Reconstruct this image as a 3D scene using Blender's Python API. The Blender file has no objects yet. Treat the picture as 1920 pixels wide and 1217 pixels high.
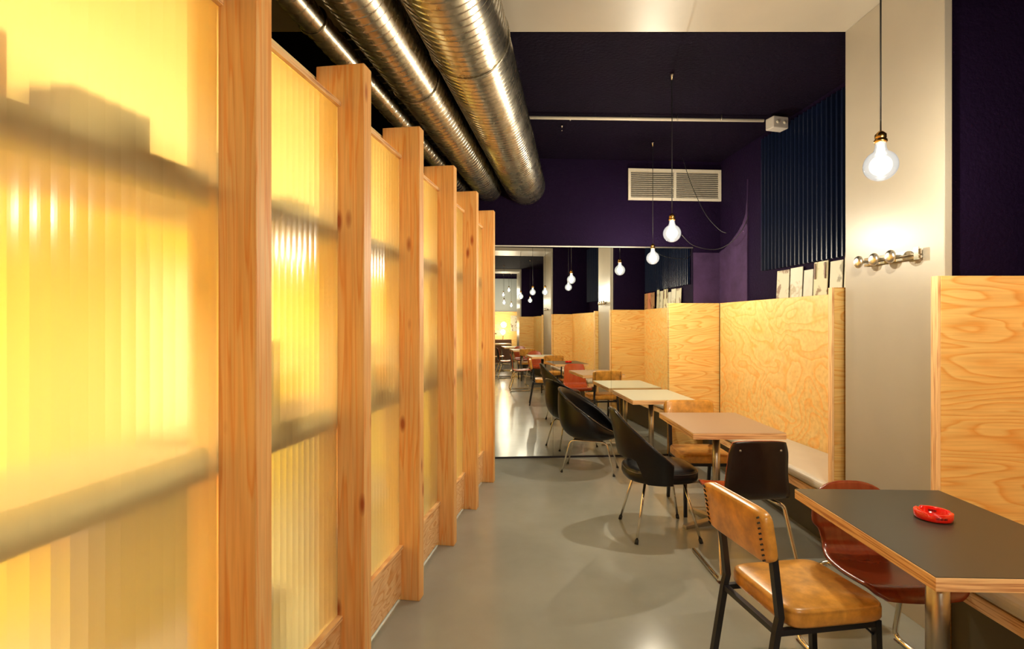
import bpy, bmesh, math, random
from mathutils import Vector, Matrix
random.seed(7)
sc = bpy.context.scene
COL = sc.collection
PI = math.pi
# ------------------------------------------------------------------ camera, world, exposure
cam_d = bpy.data.cameras.new('camera'); cam = bpy.data.objects.new('camera', cam_d); COL.objects.link(cam)
cam.location = (0, 0, 1.46); cam.rotation_euler = (math.radians(90), 0, 0)
cam_d.sensor_width = 36; cam_d.lens = 18.75; cam_d.shift_y = -0.0013; cam_d.clip_start = 0.02
sc.camera = cam
w = bpy.data.worlds.new('world'); sc.world = w; w.use_nodes = True
w.node_tree.nodes['Background'].inputs[0].default_value = (1.0, 0.8, 0.6, 1)
w.node_tree.nodes['Background'].inputs[1].default_value = 0.03
vs = sc.view_settings
vs.view_transform = 'Standard'; vs.look = 'None'; vs.exposure = 0.13; vs.gamma = 1; vs.use_curve_mapping = False
BULB_W = 60.0         # watts of one pendant lamp
BULB_COL = (1.0, 0.88, 0.68)
BACK_W = 26.0         # the bright room behind the screens
PIPE_Z = 3.22

def area_light(name, loc, rot, sx, sy, power, col):
    d = bpy.data.lights.new(name, 'AREA'); d.shape = 'RECTANGLE'; d.size = sx; d.size_y = sy
    d.energy = power; d.color = col
    o = bpy.data.objects.new(name, d); COL.objects.link(o); o.location = loc; o.rotation_euler = rot
    return o
# ------------------------------------------------------------------ mesh helpers
class MB:
    def __init__(s): s.v = []; s.f = []; s.sm = []
    def add(s, vs_, fs, smooth=False):
        n = len(s.v); s.v += [tuple(v) for v in vs_]
        for f in fs: s.f.append([i + n for i in f]); s.sm.append(smooth)
        return s
    def box(s, x0, x1, y0, y1, z0, z1, M=None):
        vs_ = [Vector((x, y, z)) for z in (z0, z1) for y in (y0, y1) for x in (x0, x1)]
        if M is not None: vs_ = [M @ v for v in vs_]
        return s.add(vs_, [(0,2,3,1),(4,5,7,6),(0,1,5,4),(2,6,7,3),(0,4,6,2),(1,3,7,5)])
    def prism(s, pts, z0, z1):
        n = len(pts)
        a = sum(pts[i][0]*pts[(i+1)%n][1]-pts[(i+1)%n][0]*pts[i][1] for i in range(n))
        if a < 0: pts = pts[::-1]
        vs_ = [(p[0],p[1],z0) for p in pts] + [(p[0],p[1],z1) for p in pts]
        return s.add(vs_, [tuple(range(n))[::-1], tuple(range(n,2*n))] + [(i,(i+1)%n,n+(i+1)%n,n+i) for i in range(n)])
    def tube(s, path, r, n=10, closed=False, square=False):
        P = [Vector(p) for p in path]; m = len(P); rings = []
        up = Vector((0,0,1)); prev = None
        for i in range(m):
            if closed: t = P[(i+1)%m]-P[i-1]
            else: t = P[min(i+1,m-1)]-P[max(i-1,0)]
            t.normalize()
            if prev is None:
                a = t.cross(up)
                if a.length < 1e-3: a = t.cross(Vector((0,1,0)))
            else: a = prev - t*prev.dot(t)
            a.normalize(); prev = a; b = t.cross(a)
            rr = r[i] if isinstance(r,(list,tuple)) else r
            if square: offs = [(-1,-1),(1,-1),(1,1),(-1,1)]; ring = [P[i]+a*(rr*u)+b*(rr*v) for u,v in offs]
            else: ring = [P[i]+a*(rr*math.cos(2*PI*k/n))+b*(rr*math.sin(2*PI*k/n)) for k in range(n)]
            rings.append(ring)
        nn = 4 if square else n
        vs_ = [v for rg in rings for v in rg]; fs = []
        for i in range(m if closed else m-1):
            j = (i+1)%m
            for k in range(nn): fs.append((i*nn+k, i*nn+(k+1)%nn, j*nn+(k+1)%nn, j*nn+k))
        s.add(vs_, fs, not square)
        if not closed:
            k0 = len(s.v)-len(vs_)
            s.f.append([k0+k for k in range(nn)][::-1]); s.sm.append(False)
            s.f.append([k0+(m-1)*nn+k for k in range(nn)]); s.sm.append(False)
        return s
    def lathe(s, prof, n=32, c=(0,0,0), axis='z', smooth=True):
        vs_ = []; m = len(prof)
        for r, z in prof:
            for k in range(n):
                a = 2*PI*k/n; x, y = r*math.cos(a), r*math.sin(a)
                if axis == 'z': v = (c[0]+x, c[1]+y, c[2]+z)
                elif axis == 'x': v = (c[0]+z, c[1]+x, c[2]+y)
                else: v = (c[0]+y, c[1]+z, c[2]+x)
                vs_.append(v)
        fs = [(i*n+k, i*n+(k+1)%n, (i+1)*n+(k+1)%n, (i+1)*n+k) for i in range(m-1) for k in range(n)]
        s.add(vs_, fs, smooth)
        k0 = len(s.v)-len(vs_)
        if prof[0][0] > 1e-5: s.f.append([k0+k for k in range(n)][::-1]); s.sm.append(False)
        if prof[-1][0] > 1e-5: s.f.append([k0+(m-1)*n+k for k in range(n)]); s.sm.append(False)
        return s
    def grid(s, rows, smooth=True, close_u=False):
        m = len(rows); n = len(rows[0]); vs_ = [v for r in rows for v in r]
        kk = n if close_u else n-1
        return s.add(vs_, [(i*n+k, i*n+(k+1)%n, (i+1)*n+(k+1)%n, (i+1)*n+k) for i in range(m-1) for k in range(kk)], smooth)
    def build(s, name, mat, parent=None, bevel=0, solid=0, sub=0, weld=False, seg=2, fix=True, off=-1):
        me = bpy.data.meshes.new(name); me.from_pydata(s.v, [], s.f)
        me.polygons.foreach_set('use_smooth', s.sm)
        if weld or fix:
            bm = bmesh.new(); bm.from_mesh(me)
            if weld: bmesh.ops.remove_doubles(bm, verts=bm.verts, dist=1e-5)
            if fix: bmesh.ops.recalc_face_normals(bm, faces=bm.faces)
            bm.to_mesh(me); bm.free()
        mats = mat if isinstance(mat, (list, tuple)) else [mat]
        for m_ in mats: me.materials.append(m_)
        o = bpy.data.objects.new(name, me); COL.objects.link(o)
        if parent is not None: o.parent = parent
        if solid:
            md = o.modifiers.new('solid', 'SOLIDIFY'); md.thickness = solid; md.offset = off
            if len(mats) > 1: md.material_offset = 1; md.material_offset_rim = 1
        if sub:
            md = o.modifiers.new('sub', 'SUBSURF'); md.levels = sub; md.render_levels = sub
        if bevel:
            md = o.modifiers.new('bevel', 'BEVEL'); md.width = bevel; md.segments = seg; md.limit_method = 'ANGLE'; md.angle_limit = math.radians(40)
            md.harden_normals = False
        return o
def tag(o, label, cat, group=None, kind=None):
    o['label'] = label; o['category'] = cat
    if group: o['group'] = group
    if kind: o['kind'] = kind
    return o
def thing(name, label, cat, loc=(0,0,0), rz=0, group=None):
    o = bpy.data.objects.new(name, None); COL.objects.link(o); o.location = loc; o.rotation_euler = (0,0,rz)
    return tag(o, label, cat, group)
def struct(o): o['kind'] = 'structure'; return o
def dup(root, label, loc=None, rz=None, group=None):
    def rec(o, par):
        c = o.copy(); COL.objects.link(c)
        if par is not None: c.parent = par
        for ch in o.children: rec(ch, c)
        return c
    r = rec(root, None); r['label'] = label
    if loc: r.location = loc
    if rz is not None: r.rotation_euler = (0,0,rz)
    if group: r['group'] = group
    return r
def smooth_path(pts, k=5, closed=False):
    P = [Vector(p) for p in pts]; n = len(P); out = []
    rng = range(n) if closed else range(n-1)
    for i in rng:
        p0 = P[i-1] if (closed or i > 0) else P[0]; p1 = P[i]; p2 = P[(i+1)%n]
        p3 = P[(i+2)%n] if (closed or i+2 < n) else P[-1]
        for j in range(k):
            t = j/k
            out.append(0.5*((2*p1)+(p2-p0)*t+(2*p0-5*p1+4*p2-p3)*t*t+(3*p1-p0-3*p2+p3)*t**3))
    if not closed: out.append(P[-1])
    return out
def fillet(pts, r, k=5, closed=False):
    P = [Vector(p) for p in pts]; n = len(P); out = []
    for i in range(n):
        if not closed and i in (0, n-1): out.append(P[i]); continue
        a, b, c = P[i-1], P[i], P[(i+1)%n]
        u = (a-b); v = (c-b); l = min(r, u.length*.45, v.length*.45); u.normalize(); v.normalize()
        s_, e_ = b+u*l, b+v*l
        for j in range(k+1):
            t = j/k; out.append((1-t)**2*s_+2*t*(1-t)*b+t*t*e_)
    return out
# ------------------------------------------------------------------ materials
def new_mat(name):
    m = bpy.data.materials.new(name); m.use_nodes = True; nt = m.node_tree
    return m, nt, nt.nodes['Principled BSDF']
def N(nt, t, **kw):
    n = nt.nodes.new(t)
    for k, v in kw.items():
        if k in n.inputs.keys(): n.inputs[k].default_value = v
        else: setattr(n, k, v)
    return n
def plain(name, col, rough=.5, metal=0, bump=0, bscale=80, coat=0, noise=0, nscale=5, spec=.5):
    m, nt, b = new_mat(name)
    b.inputs['Base Color'].default_value = (*col, 1); b.inputs['Roughness'].default_value = rough
    b.inputs['Metallic'].default_value = metal; b.inputs['Coat Weight'].default_value = coat
    b.inputs['Specular IOR Level'].default_value = spec
    L = nt.links.new; tc = N(nt, 'ShaderNodeTexCoord')
    if noise:
        n = N(nt, 'ShaderNodeTexNoise', Scale=nscale, Detail=6.0, Roughness=.6)
        r = N(nt, 'ShaderNodeValToRGB')
        r.color_ramp.elements[0].position = .3; r.color_ramp.elements[1].position = .7
        r.color_ramp.elements[0].color = (*[c*(1-noise) for c in col], 1)
        r.color_ramp.elements[1].color = (*[min(1, c*(1+noise)) for c in col], 1)
        L(tc.outputs['Object'], n.inputs['Vector']); L(n.outputs['Fac'], r.inputs['Fac']); L(r.outputs['Color'], b.inputs['Base Color'])
    if bump:
        n = N(nt, 'ShaderNodeTexNoise', Scale=bscale, Detail=4.0)
        bp = N(nt, 'ShaderNodeBump', Strength=bump, Distance=.01)
        L(tc.outputs['Object'], n.inputs['Vector']); L(n.outputs['Fac'], bp.inputs['Height']); L(bp.outputs['Normal'], b.inputs['Normal'])
    return m
def wood(name, c_lo, c_hi, scale, rings, rough=.45, ring_dark=.75, coords='Object', knots=0, rnd=0.0, fine=(60,60,3), coat=.0):
    """contour-line grain: lines of equal value of a stretched noise field"""
    m, nt, b = new_mat(name); L = nt.links.new
    tc = N(nt, 'ShaderNodeTexCoord'); oi = N(nt, 'ShaderNodeObjectInfo')
    mp = N(nt, 'ShaderNodeMapping'); mp.inputs['Scale'].default_value = scale
    ad = N(nt, 'ShaderNodeVectorMath', operation='ADD'); ml = N(nt, 'ShaderNodeMath', operation='MULTIPLY'); ml.inputs[1].default_value = 37.0
    L(oi.outputs['Random'], ml.inputs[0]); L(tc.outputs[coords], mp.inputs['Vector']); L(mp.outputs[0], ad.inputs[0]); L(ml.outputs[0], ad.inputs[1])
    n = N(nt, 'ShaderNodeTexNoise', Scale=1.0, Detail=2.5, Roughness=.45, Distortion=.35); L(ad.outputs[0], n.inputs['Vector'])
    mu = N(nt, 'ShaderNodeMath', operation='MULTIPLY'); mu.inputs[1].default_value = rings; L(n.outputs['Fac'], mu.inputs[0])
    fr = N(nt, 'ShaderNodeMath', operation='FRACT'); L(mu.outputs[0], fr.inputs[0])
    rp = N(nt, 'ShaderNodeValToRGB'); e = rp.color_ramp.elements
    e[0].position = 0; e[0].color = (0,0,0,1); e[1].position = .62; e[1].color = (.35,.35,.35,1)
    x = rp.color_ramp.elements.new(.86); x.color = (1,1,1,1); x = rp.color_ramp.elements.new(.97); x.color = (.15,.15,.15,1)
    L(fr.outputs[0], rp.inputs['Fac'])
    mp2 = N(nt, 'ShaderNodeMapping'); mp2.inputs['Scale'].default_value = fine
    L(tc.outputs[coords], mp2.inputs['Vector'])
    n2 = N(nt, 'ShaderNodeTexNoise', Scale=1.0, Detail=3.0); L(mp2.outputs[0], n2.inputs['Vector'])
    n3 = N(nt, 'ShaderNodeTexNoise', Scale=1.3, Detail=2.0); L(ad.outputs[0], n3.inputs['Vector'])
    base = N(nt, 'ShaderNodeMix', data_type='RGBA'); base.inputs[6].default_value = (*c_lo,1); base.inputs[7].default_value = (*c_hi,1)
    L(n3.outputs['Fac'], base.inputs[0])
    dk = N(nt, 'ShaderNodeMix', data_type='RGBA', blend_type='MULTIPLY'); dk.inputs[7].default_value = (ring_dark+.12, ring_dark*.82, ring_dark*.52, 1)
    L(rp.outputs['Color'], dk.inputs[0]); L(base.outputs[2], dk.inputs[6])
    fm = N(nt, 'ShaderNodeMix', data_type='RGBA', blend_type='MULTIPLY'); fm.inputs[0].default_value = .35
    r2 = N(nt, 'ShaderNodeValToRGB'); r2.color_ramp.elements[0].position = .3; r2.color_ramp.elements[0].color = (.6,.5,.4,1); r2.color_ramp.elements[1].position = .6
    L(n2.outputs['Fac'], r2.inputs['Fac']); L(r2.outputs['Color'], fm.inputs[7]); L(dk.outputs[2], fm.inputs[6])
    last = fm.outputs[2]
    if knots:
        vo = N(nt, 'ShaderNodeTexVoronoi', Scale=1.0, Randomness=1.0)
        mp3 = N(nt, 'ShaderNodeMapping'); mp3.inputs['Scale'].default_value = (9, 9, 3.2)
        ad3 = N(nt, 'ShaderNodeVectorMath', operation='ADD'); L(tc.outputs[coords], mp3.inputs['Vector']); L(mp3.outputs[0], ad3.inputs[0]); L(ml.outputs[0], ad3.inputs[1])
        L(ad3.outputs[0], vo.inputs['Vector'])
        r3 = N(nt, 'ShaderNodeValToRGB'); q = r3.color_ramp.elements
        q[0].position = .06; q[0].color = (1,1,1,1); q[1].position = .17; q[1].color = (0,0,0,1)
        L(vo.outputs['Distance'], r3.inputs['Fac'])
        km = N(nt, 'ShaderNodeMix', data_type='RGBA', blend_type='MULTIPLY'); km.inputs[7].default_value = (.5,.22,.12,1)
        L(r3.outputs['Color'], km.inputs[0]); L(last, km.inputs[6]); last = km.outputs[2]
    L(last, b.inputs['Base Color']); b.inputs['Roughness'].default_value = rough; b.inputs['Coat Weight'].default_value = coat; b.inputs['Coat Roughness'].default_value = .25
    return m
def plyedge(name, axis=2):
    m, nt, b = new_mat(name); L = nt.links.new; tc = N(nt, 'ShaderNodeTexCoord')
    mp = N(nt, 'ShaderNodeMapping'); s_ = [4,4,4]; s_[axis] = 160; mp.inputs['Scale'].default_value = s_
    n = N(nt, 'ShaderNodeTexNoise', Scale=1.0, Detail=2.0); r = N(nt, 'ShaderNodeValToRGB'); e = r.color_ramp.elements
    e[0].position = .36; e[0].color = (.55,.25,.10,1); e[1].position = .50; e[1].color = (.90,.58,.28,1)
    L(tc.outputs['Object'], mp.inputs['Vector']); L(mp.outputs[0], n.inputs['Vector']); L(n.outputs['Fac'], r.inputs['Fac']); L(r.outputs['Color'], b.inputs['Base Color'])
    b.inputs['Roughness'].default_value = .55
    return m
M = {}
M['post'] = wood('pine_timber', (.82,.45,.15), (.88,.54,.22), (14,14,.45), 9, rough=.5, ring_dark=.82, knots=1, fine=(90,90,4))
M['plyX'] = wood('ply_grain_x', (.88,.56,.17), (.90,.64,.25), (.55,.55,3.6), 26, ring_dark=.78, fine=(4,40,90))
M['plyA'] = wood('birch_ply', (.86,.56,.18), (.90,.66,.28), (1.5,1.5,2.4), 14, ring_dark=.93, fine=(30,30,30))
M['boardp'] = wood('base_board_pine', (.86,.55,.26), (.88,.62,.34), (3,3,9), 12, ring_dark=.68, fine=(10,10,80))
M['edgeV'] = plyedge('ply_edge_y', 0); M['edge'] = plyedge('ply_edge_z', 2); M['edgeY'] = plyedge('ply_edge_across', 1)
M['steel_clad'] = plain('taupe_cladding', (.40,.36,.295), .36, .0, noise=.06, nscale=1.5)
M['purple'] = plain('dark_aubergine_paint', (.0062,.0018,.0140), .8, bump=.5, bscale=45, spec=.08)
M['ceil'] = plain('black_aubergine_ceiling', (.0034,.0012,.0066), .85, bump=.8, bscale=40, spec=.06)
M['violet'] = plain('lighter_violet', (.042,.022,.060), .8, spec=.1, noise=.25, nscale=6, bump=.2)
M['flute'] = plain('navy_corrugated_sheet', (.003,.007,.026), .35, spec=.35)
M['floor'] = plain('grey_resin_floor', (.33,.335,.30), .18, noise=.10, nscale=1.6, bump=.05, bscale=6)
M['chrome'] = plain('chrome', (.80,.76,.68), .12, 1)
M['satin'] = plain('satin_nickel', (.80,.77,.70), .28, 1)
M['steel'] = plain('brushed_steel', (.50,.46,.40), .35, 1)
M['brass'] = plain('brass', (.80,.48,.15), .25, 1)
M['black'] = plain('black_rubber', (.012,.012,.012), .6)
M['blacksteel'] = plain('black_painted_steel', (.010,.011,.016), .35)
M['vinyl'] = plain('mustard_vinyl', (.58,.27,.045), .28, noise=.35, nscale=14, coat=.3)
M['leather'] = plain('black_leatherette', (.0035,.0032,.0038), .33, coat=.10, spec=.3)
M['leatherB'] = plain('brown_black_leatherette', (.006,.004,.004), .28, coat=.15, spec=.3)
M['piping'] = plain('piping', (.03,.028,.028), .2, coat=.6)
M['shellr'] = wood('red_brown_plywood', (.20,.030,.008), (.28,.045,.010), (6,6,1.5), 6, rough=.22, ring_dark=.8, coat=.5)
M['shello'] = wood('orange_red_plywood', (.42,.07,.015), (.50,.09,.02), (6,6,1.5), 6, rough=.25, ring_dark=.85, coat=.5)
M['shelld'] = plain('near_black_plywood', (.012,.004,.003), .30, coat=.3)
M['lamT'] = plain('grey_laminate', (.045,.042,.030), .34, noise=.05, nscale=3)
M['lamM'] = plain('laminate_ply_reflection', (.36,.235,.15), .35)  # reflection of the plywood put into the grey laminate's colour
M['lamL'] = plain('laminate_glare', (.55,.55,.42), .30)  # glare put into the grey laminate's colour as a pale tone
M['cream'] = plain('cream_leatherette', (.62,.56,.46), .4, noise=.04)
M['white'] = plain('off_white_enamel', (.70,.64,.52), .4)
M['socket'] = plain('grey_plastic', (.50,.46,.42), .4)
M['basegrey'] = plain('bench_base_grey', (.10,.09,.065), .6)
M['darkgap'] = plain('dark_gap', (.02,.015,.02), .8)
M['plinth'] = plain('plinth_grey', (.06,.065,.06), .5)
def mirror_mat():
    m, nt, b = new_mat('mirror'); b.inputs['Metallic'].default_value = 1; b.inputs['Roughness'].default_value = 0.0
    b.inputs['Base Color'].default_value = (.86,.88,.84,1); return m
M['mirror'] = mirror_mat()
def duct_mat():
    m, nt, b = new_mat('galvanised_duct'); L = nt.links.new
    b.inputs['Metallic'].default_value = 1; tc = N(nt, 'ShaderNodeTexCoord')
    n = N(nt, 'ShaderNodeTexVoronoi', Scale=45.0); r = N(nt, 'ShaderNodeValToRGB')
    r.color_ramp.elements[0].color = (.42,.40,.33,1); r.color_ramp.elements[1].color = (.66,.62,.52,1)
    n2 = N(nt, 'ShaderNodeTexNoise', Scale=7.0, Detail=6.0)
    mr = N(nt, 'ShaderNodeMapRange'); mr.inputs[3].default_value = .19; mr.inputs[4].default_value = .36
    L(tc.outputs['Object'], n.inputs['Vector']); L(n.outputs['Color'], r.inputs['Fac']); L(r.outputs['Color'], b.inputs['Base Color'])
    L(tc.outputs['Object'], n2.inputs['Vector']); L(n2.outputs['Fac'], mr.inputs[0]); L(mr.outputs[0], b.inputs['Roughness'])
    return m
M['duct'] = duct_mat()
def poly_mat():
    m, nt, b = new_mat('multiwall_polycarbonate'); L = nt.links.new
    nt.nodes.remove(b); out = nt.nodes['Material Output']
    tr = N(nt, 'ShaderNodeBsdfTranslucent'); tr.inputs[0].default_value = (.98,.88,.55,1)
    df = N(nt, 'ShaderNodeBsdfDiffuse'); df.inputs[0].default_value = (.75,.70,.55,1)
    rf = N(nt, 'ShaderNodeBsdfRefraction'); rf.inputs['Color'].default_value = (1,.94,.72,1); rf.inputs['Roughness'].default_value = .28; rf.inputs['IOR'].default_value = 1.35
    gl = N(nt, 'ShaderNodeBsdfGlossy'); gl.inputs['Roughness'].default_value = .16; gl.inputs['Color'].default_value = (1,1,1,1)
    m1 = N(nt, 'ShaderNodeMixShader', Fac=.32); L(rf.outputs[0], m1.inputs[1]); L(tr.outputs[0], m1.inputs[2])
    m2 = N(nt, 'ShaderNodeMixShader', Fac=.04); L(m1.outputs[0], m2.inputs[1]); L(df.outputs[0], m2.inputs[2])
    fr = N(nt, 'ShaderNodeFresnel', IOR=1.4)
    m3 = N(nt, 'ShaderNodeMixShader'); L(fr.outputs[0], m3.inputs[0]); L(m2.outputs[0], m3.inputs[1]); L(gl.outputs[0], m3.inputs[2])
    L(m3.outputs[0], out.inputs['Surface'])
    return m
M['poly'] = poly_mat()
def glow_mat(name, col, s_, clear=False):
    m, nt, b = new_mat(name); L = nt.links.new; nt.nodes.remove(b); out = nt.nodes['Material Output']
    e = N(nt, 'ShaderNodeEmission', Strength=s_); e.inputs[0].default_value = (*col,1)
    if not clear: L(e.outputs[0], out.inputs['Surface']); return m
    t = N(nt, 'ShaderNodeBsdfTransparent'); t.inputs[0].default_value = (.97,.97,.95,1)
    lw = N(nt, 'ShaderNodeLayerWeight', Blend=.35)
    a = N(nt, 'ShaderNodeAddShader'); L(t.outputs[0], a.inputs[0]); L(e.outputs[0], a.inputs[1])
    gl = N(nt, 'ShaderNodeBsdfGlossy', Roughness=.05)
    mx = N(nt, 'ShaderNodeMixShader'); L(lw.outputs['Fresnel'], mx.inputs[0]); L(a.outputs[0], mx.inputs[1]); L(gl.outputs[0], mx.inputs[2])
    L(mx.outputs[0], out.inputs['Surface']); return m
M['globe'] = glow_mat('lit_clear_globe', (1,.97,.90), .62, True)
M['core'] = glow_mat('glowing_filament', (1,.95,.82), 60)
M['coldglow'] = glow_mat('lit_shade', (1,.72,.10), 4)
M['ywall'] = plain('yellow_wall', (.92,.74,.12), .7); M['wwall'] = plain('white_panel', (.85,.83,.72), .6)
M['owall'] = plain('orange_wall', (.80,.30,.06), .7); M['brown'] = plain('brown_timber', (.16,.07,.035), .5)
M['olive'] = plain('olive_box', (.16,.15,.06), .8); M['lidc'] = plain('lid_cream', (.86,.74,.42), .8)
M['greyf'] = plain('grey_upholstery', (.22,.19,.22), .8); M['blue'] = plain('blue_grey_upholstery', (.12,.12,.22), .8); M['redc'] = plain('red_cover', (.6,.12,.05), .6)
def paper(name, base, ink, seed):
    m, nt, b = new_mat(name); L = nt.links.new; tc = N(nt, 'ShaderNodeTexCoord')
    ad = N(nt, 'ShaderNodeVectorMath', operation='ADD'); ad.inputs[1].default_value = (seed*3.1, seed*1.7, seed)
    n = N(nt, 'ShaderNodeTexNoise', Scale=11.0, Detail=5.0); r = N(nt, 'ShaderNodeValToRGB'); e = r.color_ramp.elements
    e[0].position = .38; e[0].color = (*ink,1); e[1].position = .47; e[1].color = (*base,1)
    L(tc.outputs['Object'], ad.inputs[0]); L(ad.outputs[0], n.inputs['Vector']); L(n.outputs['Fac'], r.inputs['Fac']); L(r.outputs['Color'], b.inputs['Base Color'])
    b.inputs['Roughness'].default_value = .6; return m
PAPERS = [paper('page_%d' % i, b_, k_, i) for i, (b_, k_) in enumerate([((.52,.49,.37),(.22,.14,.09)), ((.60,.58,.48),(.42,.36,.25)),
    ((.58,.55,.46),(.54,.50,.42)), ((.58,.54,.36),(.25,.16,.08)), ((.60,.58,.46),(.30,.28,.20)), ((.52,.50,.36),(.2,.15,.1))])]
PAPERC = [paper('cover_%d' % i, b_, k_, i+9) for i, (b_, k_) in enumerate([((.36,.20,.10),(.12,.06,.03)), ((.55,.22,.12),(.3,.1,.05)),
    ((.45,.24,.10),(.1,.05,.03)), ((.62,.10,.05),(.7,.5,.3)), ((.6,.5,.3),(.5,.08,.05))])]
# ------------------------------------------------------------------ mirror frame
T_M = 0.067; MD = Vector((1, T_M, 0)).normalized(); MN = Vector((-MD.y, MD.x, 0)); M0 = Vector((-.18, 5.75, 0))
ROTM = math.atan(T_M)
def mpt(x, back=0.0, z=0.0):          # point on the mirror plane at world X = x, moved back along its normal
    p = M0 + Vector((1, T_M, 0))*(x-M0.x) + MN*back
    return Vector((p.x, p.y, z))
def mbox(mb, x0, x1, b0, b1, z0, z1):
    a, b, c, d = mpt(x0,b0), mpt(x1,b0), mpt(x1,b1), mpt(x0,b1)
    return mb.prism([(a.x,a.y),(b.x,b.y),(c.x,c.y),(d.x,d.y)], z0, z1)
def sideX(y): return 2.28 + .079*(5.92-y)      # the plywood side wall of the first alcove
# ------------------------------------------------------------------ the shell
struct(MB().box(-4.2, 3.2, -9.0, 6.4, -.1, 0).build('floor', M['floor']))
struct(MB().box(-4.2, 3.2, -9.0, 6.4, 3.25, 3.35).build('ceiling', M['ceil']))
mb = MB(); mbox(mb, -4.2, 3.4, .012, .16, 0, 3.25); struct(mb.build('wall_end', M['purple']))
struct(MB().box(-4.2, 3.2, -9.0, -8.85, 0, 3.25).build('wall_rear', M['purple']))
struct(MB().box(-4.2, -4.05, -8.85, 5.45, 0, 3.25).build('wall_left', M['ywall']))
struct(MB().box(2.72, 2.9, -8.85, 5.9, 0, 3.25).build('wall_right', M['purple']))
# the side wall of the first alcove follows the plywood, a little behind it
y0, y1 = 3.2, 5.93
struct(MB().prism([(sideX(y0)+.035,y0),(sideX(y1)+.035,y1+.02),(2.719,y1+.02),(2.719,y0)],0,3.25).build('wall_alcove', M['purple']))
# wall stubs between the alcoves, clad columns and ceiling beams
cols = [(2.432,3.13,1.964,3.17), (-1.95,-1.02,1.85,3.17), (-6.8,-6.06,1.86,3.17)]
for i, (a, b_, x, zb) in enumerate(cols):
    struct(MB().box(x+.045, 2.719, a+.035, b_+.06, 0, 3.25).build('wall_stub_%d' % (i+1), M['purple']))
    dx = .008 if i == 0 else 0
    struct(MB().prism([(x+dx,a),(x-dx,b_),(x+.044,b_),(x+.044,a)],0,zb).build('column_%d' % (i+1), M['steel_clad'], bevel=.003))
    struct(MB().box(-4.04, x+.044, a, b_, zb, 3.249).build('beam_%d' % (i+1), M['steel_clad']))
# lighter violet panels on the end wall and the alcove wall, with a curved top edge
mb = MB(); mbox(mb, 2.005, 2.318, .0, .011, 1.5, 2.24); struct(mb.build('wall_end_violet', M['violet']))
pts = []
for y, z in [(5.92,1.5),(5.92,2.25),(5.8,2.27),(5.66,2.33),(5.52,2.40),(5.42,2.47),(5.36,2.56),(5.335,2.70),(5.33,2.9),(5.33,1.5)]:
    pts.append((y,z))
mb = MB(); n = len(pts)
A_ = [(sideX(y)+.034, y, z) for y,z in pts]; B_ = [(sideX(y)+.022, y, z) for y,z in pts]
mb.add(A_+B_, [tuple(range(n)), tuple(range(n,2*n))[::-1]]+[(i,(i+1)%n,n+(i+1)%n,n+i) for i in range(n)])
struct(mb.build('wall_alcove_violet', M['violet']))
# ------------------------------------------------------------------ mirror panels
xs = [-1.47, -.83, -.19, .446, 1.085, 1.722, 2.0]
mn = ['mirror panel behind the farthest timber post, left end of the row', 'mirror panel hidden mostly behind the slatted timber screen', 'tall mirror panel nearest the timber screen, showing the aisle',
      'tall mirror panel showing the black tub chair', 'tall mirror panel behind the pale table end', 'narrow mirror strip above the plywood, right end of the row']
for i in range(6):
    z0 = .018
    mb = MB(); mbox(mb, xs[i]+.0012, xs[i+1]-.0012, 0, .006, z0, 2.285)
    tag(mb.build('mirror_panel', M['mirror']), mn[i], 'mirror', 'mirror panels on the end wall')
mb = MB(); mbox(mb, -1.47, 1.72, -.012, .008, 0, .016); struct(mb.build('trim_mirror_foot', M['darkgap']))
mb = MB(); mbox(mb, -1.47, 2.0, -.006, .008, 2.287, 2.300); struct(mb.build('trim_mirror_top', M['steel']))
# ------------------------------------------------------------------ plywood linings
G = 'plywood alcove linings'
mb = MB(); mbox(mb, 1.722, 2.285, -.035, -.003, .0, 1.68)
o = tag(mb.build('plywood_lining', M['plyX'], bevel=.002), 'wavy-grained plywood panel on the end wall beside the mirror', 'panel', G)
ya, yb = 3.241, 5.86
mb = MB().prism([(sideX(ya),ya),(sideX(yb),yb),(sideX(yb)+.03,yb),(sideX(ya)+.03,ya)],0,1.68)
tag(mb.build('plywood_lining', M['plyA'], bevel=.002), 'long pale plywood side panel between the mirror and the grey column', 'panel', G)
def fin(x0, x1, y0, y1, label, z=1.674):
    t = thing('plywood_partition', label, 'partition', (x0, y0, 0), 0, G)
    MB().box(.014, x1-x0, 0, y1-y0, 0, z).build('board', M['plyX'], t, bevel=.002)
    MB().box(0, .013, 0, y1-y0, 0, z).build('edge_strip', M['edgeY'], t, bevel=.001)
    return t
fin(1.920, 2.70, 3.20, 3.24, 'plywood end partition standing against the far side of the grey column')
fin(1.904, 2.70, 2.385, 2.425, 'big wavy-grained plywood partition at the right edge, near side of the grey column', 1.672)
fin(1.84, 2.70, -.94, -.90, 'plywood partition on the near side of the second alcove, seen in the mirror')
fin(1.82, 2.70, -2.04, -2.0, 'plywood partition beyond the second grey column, seen in the mirror')
fin(1.82, 2.70, -5.98, -5.94, 'plywood partition closing the third alcove, seen in the mirror')
tag(MB().box(2.34,2.37,-.90,2.385,0,1.68).build('plywood_lining', M['plyA']), 'plywood side panel of the second alcove, seen only in the mirror', 'panel', G)
tag(MB().box(2.30,2.33,-5.94,-2.04,0,1.68).build('plywood_lining', M['plyA']), 'plywood side panel of the third alcove, deep in the mirror', 'panel', G)
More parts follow.
